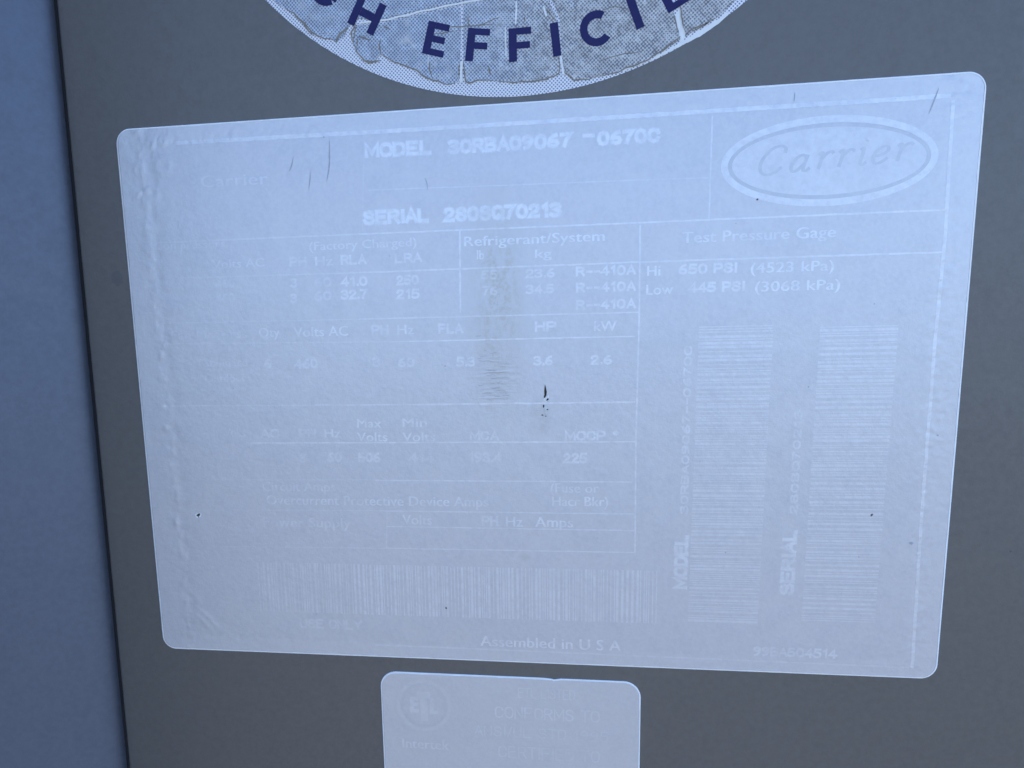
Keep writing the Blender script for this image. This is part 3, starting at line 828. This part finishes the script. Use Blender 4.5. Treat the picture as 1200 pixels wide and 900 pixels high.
vs, fs = ellipse_ring('r', oa - 2.45, ob - 2.45, oa - 1.6, ob - 1.6, None, 0)
link('inner_ring', mesh_from('inner_ring', drape(vs, 0.030, rating_height, T_LABEL), [tuple(reversed(f)) for f in fs]), print_mat(0.5, True), emblem)

def smooth_path(pts, k=6):
    out = []
    n = len(pts)
    for i in range(n - 1):
        p0, p1, p2, p3 = pts[max(0, i - 1)], pts[i], pts[i + 1], pts[min(n - 1, i + 2)]
        for j in range(k):
            t = j / k
            out.append(tuple(0.5 * ((2 * p1[d]) + (-p0[d] + p2[d]) * t + (2 * p0[d] - 5 * p1[d] + 4 * p2[d] - p3[d]) * t * t + (-p0[d] + 3 * p1[d] - 3 * p2[d] + p3[d]) * t ** 3) for d in (0, 1)))
    out.append(pts[-1])
    return out

STROKES = {
    'C': [[(0.80, 0.74), (0.78, 0.92), (0.60, 1.0), (0.34, 0.92), (0.12, 0.66), (0.04, 0.36), (0.14, 0.10), (0.36, 0.0), (0.62, 0.08), (0.82, 0.26)]],
    'a': [[(0.50, 0.48), (0.34, 0.58), (0.14, 0.46), (0.04, 0.22), (0.10, 0.03), (0.26, 0.04), (0.46, 0.26)], [(0.52, 0.58), (0.48, 0.30), (0.48, 0.06), (0.58, 0.02), (0.70, 0.12)]],
    'r': [[(0.00, 0.50), (0.12, 0.58), (0.14, 0.30), (0.12, 0.00)], [(0.14, 0.34), (0.28, 0.54), (0.42, 0.60), (0.52, 0.52)]],
    'i': [[(0.00, 0.50), (0.10, 0.58), (0.10, 0.30), (0.10, 0.06), (0.20, 0.00), (0.30, 0.10)], [(0.12, 0.80), (0.14, 0.86)]],
    'e': [[(0.06, 0.24), (0.30, 0.30), (0.48, 0.42), (0.44, 0.57), (0.26, 0.56), (0.08, 0.38), (0.05, 0.14), (0.18, 0.00), (0.36, 0.04), (0.54, 0.18)]],
}
cx0, cy0, cw, crise, ccap = SCRIPT
pos_ = [('C', 0.0), ('a', 1.18), ('r', 2.12), ('r', 2.86), ('i', 3.62), ('e', 4.10), ('r', 4.92)]
unit = cw / 5.42
for ch, px in pos_:
    vs_all, fs_all = [], []
    for stroke in STROKES[ch]:
        pl = smooth_path([((px + q[0] * 1.05 + q[1] * 0.24) * unit + cx0, cy0 + q[1] * ccap + crise * (px / 5.4)) for q in stroke])
        n = len(pl)
        b0 = len(vs_all)
        for i, (x, y) in enumerate(pl):
            a, b_ = pl[max(0, i - 1)], pl[min(n - 1, i + 1)]
            l = math.hypot(b_[0] - a[0], b_[1] - a[1]) or 1
            w = 0.33 * (0.75 + 0.45 * abs(b_[1] - a[1]) / l)
            nx_, ny_ = -(b_[1] - a[1]) / l * w, (b_[0] - a[0]) / l * w
            vs_all += [(x + nx_, y + ny_), (x - nx_, y - ny_)]
        for i in range(n - 1):
            q = b0 + 2 * i
            fs_all.append((q, q + 1, q + 3, q + 2))
    link('script_letter', mesh_from('script_letter', drape(vs_all, 0.040, rating_height, T_LABEL), fs_all), print_mat(0.4, True), emblem)

# --- damage on the rating label
for (pts, w) in SCRATCHES:
    ribbon('scratch', pts, w, M_SCRATCH, rating, rating_height, T_LABEL, 0.05, True, 0.12)
for (x, y, s) in SPECKS:
    blob('dirt_speck', x, y, s * 0.62, M_SPECK if s >= 0.4 and x < SPECKS[6][0] else M_FAINT, rating, T_LABEL + rating_height(x, y) + 0.05, 1.0, random.uniform(0.7, 1.4), rot=random.uniform(0, 3))

def poly(name, pts, z, mat, parent, dome=0.0):
    n = len(pts)
    cx, cy = sum(p[0] for p in pts) / n, sum(p[1] for p in pts) / n
    vs = [(cx * MM, cy * MM, (z + dome) * MM)] + [(x * MM, y * MM, z * MM) for (x, y) in pts]
    return link(name, mesh_from(name, vs, [(0, 1 + i, 1 + (i + 1) % n) for i in range(n)]), mat, parent)
hx, hy = MARK['hole']
zb = T_LABEL + rating_height(hx, hy)
blob('torn_flake', hx, hy, 0.85, M_FLAKE, rating, zb + 0.05, 1.15, 0.85, 16, 0.3)
poly('puncture', [(hx - 0.55, hy - 0.05), (hx - 0.2, hy + 0.3), (hx + 0.35, hy + 0.55), (hx + 0.62, hy + 0.5), (hx + 0.5, hy - 0.05), (hx + 0.15, hy - 0.2), (hx + 0.12, hy - 0.75), (hx - 0.1, hy - 0.3)], zb + 0.10, M_HOLE, rating)
tx, ty = MARK['tear']
zb = T_LABEL + rating_height(tx, ty)
poly('torn_flake', [(tx - 0.45, ty - 1.9), (tx - 0.2, ty - 0.9), (tx + 0.35, ty - 1.0), (tx + 0.75, ty - 0.6), (tx + 0.95, ty - 1.3), (tx + 0.75, ty - 2.1), (tx + 0.2, ty - 2.3)], zb + 0.05, M_FLAKE, rating, 0.12)
poly('torn_flake', [(tx - 0.75, ty - 3.9), (tx - 0.3, ty - 3.2), (tx + 0.45, ty - 3.4), (tx + 0.75, ty - 4.4), (tx + 0.2, ty - 5.6), (tx - 0.4, ty - 5.0)], zb + 0.04, simple('thin_lifted_film', (0.60, 0.60, 0.56), 0.5), rating, 0.08)
poly('tear', [(tx - 0.05, ty + 2.1), (tx + 0.18, ty + 1.2), (tx + 0.38, ty + 0.2), (tx + 0.30, ty - 0.6), (tx - 0.05, ty - 1.3), (tx - 0.42, ty - 1.2), (tx - 0.22, ty - 0.5), (tx - 0.25, ty + 0.4), (tx - 0.18, ty + 1.3)], zb + 0.10, M_HOLE, rating, 0.0)
poly('tear', [(tx + 0.45, ty - 1.5), (tx + 0.75, ty - 1.3), (tx + 0.85, ty - 1.7), (tx + 0.5, ty - 2.0), (tx + 0.1, ty - 1.9), (tx + 0.3, ty - 1.75)], zb + 0.19, M_HOLE, rating)
poly('tear', [(tx - 0.42, ty - 2.9), (tx - 0.2, ty - 3.3), (tx - 0.45, ty - 3.9), (tx - 0.62, ty - 3.3)], zb + 0.12, M_HOLE, rating)
for (qx, qy, s) in ((0.55, -4.2, 0.22), (-0.75, -5.6, 0.20), (0.1, -5.9, 0.15)):
    blob('dirt_speck', tx + qx, ty + qy, s, M_SPECK, rating, zb + 0.12, 1.2, 0.8)
# fine dark creases across the worn patch
px_, py_ = MARK['patch']
rng = random.Random(11)
for k in range(26):
    t = rng.random()
    yy = py_ + 11.0 - 22.0 * (k + rng.random()) / 34
    xx = px_ - 1.6 + rng.gauss(0, 1.9) - (yy - py_) * 0.20
    L_ = rng.uniform(0.9, 3.2) * (0.6 if yy > py_ + 4 else 1.0)
    if yy > py_ + 6 and rng.random() < 0.6:
        continue
    pts = [(xx - L_ / 2, yy + rng.uniform(-.15, .15)), (xx - L_ * 0.1, yy + rng.uniform(-.25, .25)), (xx + L_ * 0.25, yy + rng.uniform(-.2, .2)), (xx + L_ / 2, yy + rng.uniform(-.15, .15))]
    ribbon('crease', pts, rng.uniform(0.10, 0.20), M_CREASE, rating, rating_height, T_LABEL, 0.045, True, 0.1)

# ------------------------------------------------------------------ certification label below
def cert_height(x, y):
    return 0.012 * fbm(x, y, 0.11, 21.0) + 0.004 * fbm(x, y, 0.6, 22.0)
def cert_cut(x, y):
    d = abs(x - 8.2)
    if y > -76 and d < 2.2:
        return y - (0.42 * (1 - d / 2.2) if x > 8.2 else 0.20 * (1 - d / 2.2)) * (y + 76) / 1.7
    return y
cert = tag(link('certification_label', sheet('certification_label', -38.55, 30.85, -124.0, -74.35, 4.3, cert_height, 150, 110, T_LABEL, M_LABEL, cert_cut), M_LABEL, None, True),
           'small blank-looking faded label with rounded corners below the large rating label', 'label')
cert.location, cert.rotation_euler = (0, 0, ZC), LABEL_ROT
rim('label_edge', [(x, cert_cut(x, y) if y > -76 else y) for (x, y) in densify(rounded_outline(-38.55, 30.85, -124.0, -74.35, 4.3), 0.5)], 0.28, cert_height, T_LABEL, M_EDGE, cert)
for (nm, s, x, y, w, cap, st) in LISTING:
    printed(nm, s, x, y, w, cap, print_mat(st), cert, cert_height, T_LABEL, **({'weight': 0.06} if s.isupper() or s[-1].isdigit() else {'bold': 0.0}))
lx, ly, lr = LISTMARK
def ring_part(name, r0, r1, mat, parent, z):
    vs, fs = [], []
    for i in range(64):
        t = 2 * math.pi * i / 64
        vs += [(lx + r0 * math.cos(t), ly + r0 * math.sin(t)), (lx + r1 * math.cos(t), ly + r1 * math.sin(t))]
    for i in range(64):
        a, b_ = 2 * i, 2 * ((i + 1) % 64)
        fs.append((a, a + 1, b_ + 1, b_))
    return link(name, mesh_from(name, drape(vs, z, cert_height, T_LABEL), fs), mat, parent)
mark = ring_part('round_mark', lr - 1.0, lr, print_mat(0.2), cert, 0.03)
ring_part('dark_ring', lr - 1.9, lr - 1.15, print_mat(0.15, True), mark, 0.03)
stamped('mark_letter', 'E', lx - 3.9, ly - 2.2, 2.5, 4.6, print_mat(0.4), mark, cert_height, T_LABEL, weight=0.12)
stamped('mark_letter', 'T', lx - 1.8, ly - 4.6, 3.6, 8.6, print_mat(0.4), mark, cert_height, T_LABEL)
stamped('mark_letter', 'L', lx + 1.6, ly - 2.4, 2.2, 4.8, print_mat(0.4), mark, cert_height, T_LABEL)

# ------------------------------------------------------------------ round sticker above
CX, CY, CR = 1.053, 155.775, 84.33
badge = empty('round_sticker', (CX * MM, 0, ZC + CY * MM), LABEL_ROT)
tag(badge, 'round cracked silver and blue sticker with navy capital letters above the rating label', 'sticker')
T_B = 0.10
vs, fs = [(0, 0, T_B * MM)], []
NB = 240
for k, rr in enumerate((CR * 0.5, CR * 0.9, CR)):
    for i in range(NB):
        t = 2 * math.pi * i / NB
        vs.append((rr * math.cos(t) * MM, rr * math.sin(t) * MM, T_B * MM))
for i in range(NB):
    vs.append((CR * math.cos(2 * math.pi * i / NB) * MM, CR * math.sin(2 * math.pi * i / NB) * MM, 0.00002))
fs += [(0, 1 + i, 1 + (i + 1) % NB) for i in range(NB)]
for k in range(3):
    for i in range(NB):
        a, b_ = 1 + k * NB + i, 1 + k * NB + (i + 1) % NB
        fs.append((a, a + NB, b_ + NB, b_))
link('backing', mesh_from('backing', vs, fs), M_DOTS, badge)
zero = lambda x, y: 0.0

def ragged(pts, step=0.8, amp=0.22, seed=0.0):
    out = []
    for (x, y) in densify(pts, step):
        out.append((x + amp * fbm(x, y, 0.9, 31 + seed), y + amp * fbm(x, y, 0.9, 47 + seed)))
    return out

def fragment(pts, z0, z1, seed, crud=True):
    """one cracked piece of printed film: thin solid with a ragged outline and a dirty edge"""
    pts = [(x - CX, y - CY) for (x, y) in pts]
    if sum(pts[i - 1][0] * pts[i][1] - pts[i][0] * pts[i - 1][1] for i in range(len(pts))) < 0:
        pts.reverse()
    o = ragged(pts, 0.8, 0.22, seed)
    bm = bmesh.new()
    top = [bm.verts.new((x * MM, y * MM, z1 * MM)) for (x, y) in o]
    bot = [bm.verts.new((x * MM, y * MM, z0 * MM)) for (x, y) in o]
    n = len(o)
    for tri in tessellate_polygon([[Vector((x, y, 0)) for (x, y) in o]]):
        a, b_, c_ = (o[k] for k in tri)
        if (b_[0] - a[0]) * (c_[1] - a[1]) - (b_[1] - a[1]) * (c_[0] - a[0]) < 0:
            tri = tri[::-1]
        bm.faces.new([top[k] for k in tri])
    for i in range(n):
        bm.faces.new((top[i], bot[i], bot[(i + 1) % n], top[(i + 1) % n]))
    me = bpy.data.meshes.new('printed_film'); bm.to_mesh(me); bm.free()
    fo = link('printed_film', me, M_FILM, badge)
    if crud:
        # dirt caught along the lower edges
        run = []
        runs = []
        for i in range(n + 1):
            x, y = o[i % n]; qx, qy = o[(i + 1) % n]
            rad = math.hypot(x, y)
            if y < -51 - 0 and rad > 60 and (qx - x) > -0.5 and fbm(x, y, 0.25, 9.0 + seed) > -0.25 and rad > 76.0:
                run.append((x, y))
            else:
                if len(run) > 3:
                    runs.append(run)
                run = []
        if len(run) > 3:
            runs.append(run)
        for run in runs:
            ribbon('dirty_edge', run, 0.26, M_CRUD, fo, zero, z1, 0.02, True, 0.25)
    return fo
for i, f in enumerate(FILM):
    fragment(f, T_B + 0.002, T_B + 0.16 + 0.02 * (i % 3), i * 3.0)
up_ = [(CX + 80.0 * math.cos(math.radians(a)), CY + 80.0 * math.sin(math.radians(a))) for a in range(-46, 227, 4)]
fragment(up_ + [(-62.0, 104.3), (0.0, 99.2), (53.0, 94.8)], T_B + 0.002, T_B + 0.17, 40.0, False)

# film wrinkles: beaded pale ridge of the long crack and short brown tears
def beads(pts, w, mat):
    pts = [(x - CX, y - CY) for (x, y) in pts]
    ribbon('film_ridge', pts, w, mat, badge, zero, T_B + 0.18, 0.05, False, 0.2)

WHITE_LINES = [([(-36.54, 90.23), (-30.72, 90.35), (-24.51, 91.17), (-16.36, 92.19), (-8.33, 93.01), (-0.42, 93.19)], 0.42), ([(-12.33, 80.06), (-12.54, 75.35)], 0.6), ([(0.54, 92.02), (0.39, 87.1)], 0.4), ([(6.78, 90.43), (7.35, 88.21)], 0.4), ([(10.63, 79.54), (11.2, 75.43)], 0.5), ([(-19.69, 89.21), (-20.09, 82.87), (-20.4, 79.5)], 0.15), ([(-2.09, 86.74), (-1.98, 80.44)], 0.3)]
BARE = [[(36.95, 88.19), (37.53, 86.91), (38.36, 83.28), (38.58, 81.84), (37.86, 80.64), (37.12, 80.69), (36.7, 82.7), (36.08, 85.6)], [(38.05, 80.8), (43.33, 83.79), (46.04, 85.0), (47.28, 86.13), (47.67, 85.58), (45.53, 83.8), (41.55, 81.44), (37.88, 79.92), (32.31, 77.61), (26.65, 75.83), (21.88, 74.69), (21.68, 75.07), (30.43, 77.2)]]
CRACKS = [([(-38.42, 86.11), (-38.93, 88.43), (-37.38, 90.2)], 0.3), ([(-31.86, 82.97), (-31.99, 84.88), (-31.51, 86.36)], 0.3), ([(-30.97, 89.14), (-29.36, 88.27)], 0.3), ([(-36.89, 87.33), (-35.45, 86.84), (-34.22, 86.18)], 0.35), ([(-36.29, 82.14), (-34.65, 81.26), (-31.92, 81.45)], 0.4), ([(-37.12, 86.78), (-37.4, 85.28)], 0.25), ([(-10.59, 89.61), (-10.54, 87.58)], 0.28), ([(2.37, 88.41), (2.26, 87.51)], 0.3), ([(-19.75, 80.59), (-20.01, 78.71), (-19.46, 76.77)], 0.3), ([(-20.54, 87.97), (-16.48, 87.85), (-11.44, 87.64), (-4.45, 87.48)], 0.22), ([(-8.44, 87.23), (-3.44, 89.05)], 0.18), ([(-6.01, 78.49), (-5.84, 76.6)], 0.25), ([(-42.62, 86.43), (-41.47, 88.24), (-39.5, 89.61)], 0.5), ([(-52.64, 93.29), (-50.42, 91.21), (-48.45, 88.39)], 0.35), ([(32.29, 78.34), (35.07, 80.3), (37.28, 81.76)], 0.3), ([(38.93, 82.53), (40.58, 83.29), (43.32, 84.15)], 0.3), ([(7.36, 90.02), (8.9, 87.36)], 0.2), ([(-12.47, 86.8), (-20.59, 86.29)], 0.15), ([(17.0, 87.45), (22.7, 89.16), (26.49, 88.14)], 0.15), ([(18.97, 77.84), (24.71, 78.89), (29.45, 79.27)], 0.2)]
for (pts, w) in WHITE_LINES:
    beads(pts, w, M_FLAKE)
def bare(pts, z):
    pts = [(x - CX, y - CY) for (x, y) in pts]
    o = ragged(pts, 0.6, 0.12, 77.0)
    vs = [(x * MM, y * MM, z * MM) for (x, y) in o]
    fs = [tuple(t) for t in tessellate_polygon([[Vector((x, y, 0)) for (x, y) in o]])]
    return link('bare_backing', mesh_from('bare_backing', vs, fs), M_FLAKE, badge)
for pts in BARE:
    bare(pts, T_B + 0.015)
for (pts, w) in CRACKS:
    pts = [(x - CX, y - CY) for (x, y) in pts]
    ribbon('film_crack', pts, w, M_CRUD, badge, zero, T_B + 0.21, 0.01, True, 0.35)

# navy letters along the lower arc
R_BASE, R_CAP = 76.75, 69.5
HT = R_BASE - R_CAP
TK = 1.85
def rect(x0, y0, x1, y1):
    return [(x0, y0), (x1, y0), (x1, y1), (x0, y1)]
def arc_poly(a0, a1, rx_, ry_, t, n=28):
    o, i_ = [], []
    for k in range(n + 1):
        a = math.radians(a0 + (a1 - a0) * k / n)
        o.append((rx_ * math.cos(a), HT / 2 + ry_ * math.sin(a)))
        i_.append(((rx_ - t) * math.cos(a), HT / 2 + (ry_ - t) * math.sin(a)))
    return [[o[k], o[k + 1], i_[k + 1], i_[k]] for k in range(n)]
def shape(ch):
    if ch == 'H':
        w = 3.55
        return [rect(-w, 0, -w + TK, HT), rect(w - TK, 0, w, HT), rect(-w + TK, HT / 2 - TK / 2, w - TK, HT / 2 + TK / 2)]
    if ch == 'I':
        return [rect(-TK / 2, 0, TK / 2, HT)]
    if ch == 'E':
        w = 2.6
        return [rect(-w, 0, -w + TK, HT)] + [rect(-w + TK, y, w - d, y + 1.45) for y, d in ((0, 0), (HT / 2 - 0.72, 0.45), (HT - 1.45, 0))]
    if ch == 'F':
        w = 2.6
        return [rect(-w, 0, -w + TK, HT)] + [rect(-w + TK, y, w - d, y + 1.45) for y, d in ((HT / 2 - 0.85, 0.3), (HT - 1.45, 0))]
    if ch == 'C':
        return arc_poly(48, 312, 3.75, HT / 2 + 0.2, 1.72)
    if ch == 'G':
        return arc_poly(48, 330, 3.75, HT / 2 + 0.2, 1.72) + [rect(0.3, HT / 2 - 1.3, 3.6, HT / 2 + 0.1)]
    if ch == 'N':
        w = 3.3
        return [rect(-w, 0, -w + TK, HT), rect(w - TK, 0, w, HT), [(-w + TK, HT), (-w + TK, HT - 2.4), (w - TK, 0), (w - TK, 2.4)]]
    if ch == 'Y':
        return [rect(-TK / 2, 0, TK / 2, HT * 0.45), [(-TK / 2, HT * 0.45), (0, HT * 0.45), (-1.6, HT), (-3.5, HT)], [(0, HT * 0.45), (TK / 2, HT * 0.45), (3.5, HT), (1.6, HT)]]
WORDS = [('H', -53.6), ('I', -46.3), ('G', -38.3), ('H', -29.3), ('E', -15.4), ('F', -7.55), ('F', 0.2), ('I', 6.62), ('C', 14.0), ('I', 21.0), ('E', 27.85), ('N', 36.0), ('C', 44.9), ('Y', 53.4)]
for ch, ang in WORDS:
    a = math.radians(ang)
    vs, fs = [], []
    for q in shape(ch):
        b0 = len(vs)
        ar = sum(q[i - 1][0] * q[i][1] - q[i][0] * q[i - 1][1] for i in range(len(q)))
        if ar < 0:
            q = q[::-1]
        for (x, y) in q:
            x += 0.05 * noise.noise(Vector((x * 1.7, y * 1.7, ang))); y += 0.05 * noise.noise(Vector((x * 1.7, y * 1.7, ang + 9)))
            # letter frame: x along the arc, y towards the centre
            X = R_BASE * math.sin(a) + x * math.cos(a) - y * math.sin(a)
            Y = -R_BASE * math.cos(a) + x * math.sin(a) + y * math.cos(a)
            vs.append((X * MM, Y * MM, (T_B + 0.235) * MM))
        fs.append(tuple(range(b0, b0 + len(q))))
    link('letter', mesh_from('letter', vs, fs), M_NAVY, badge)
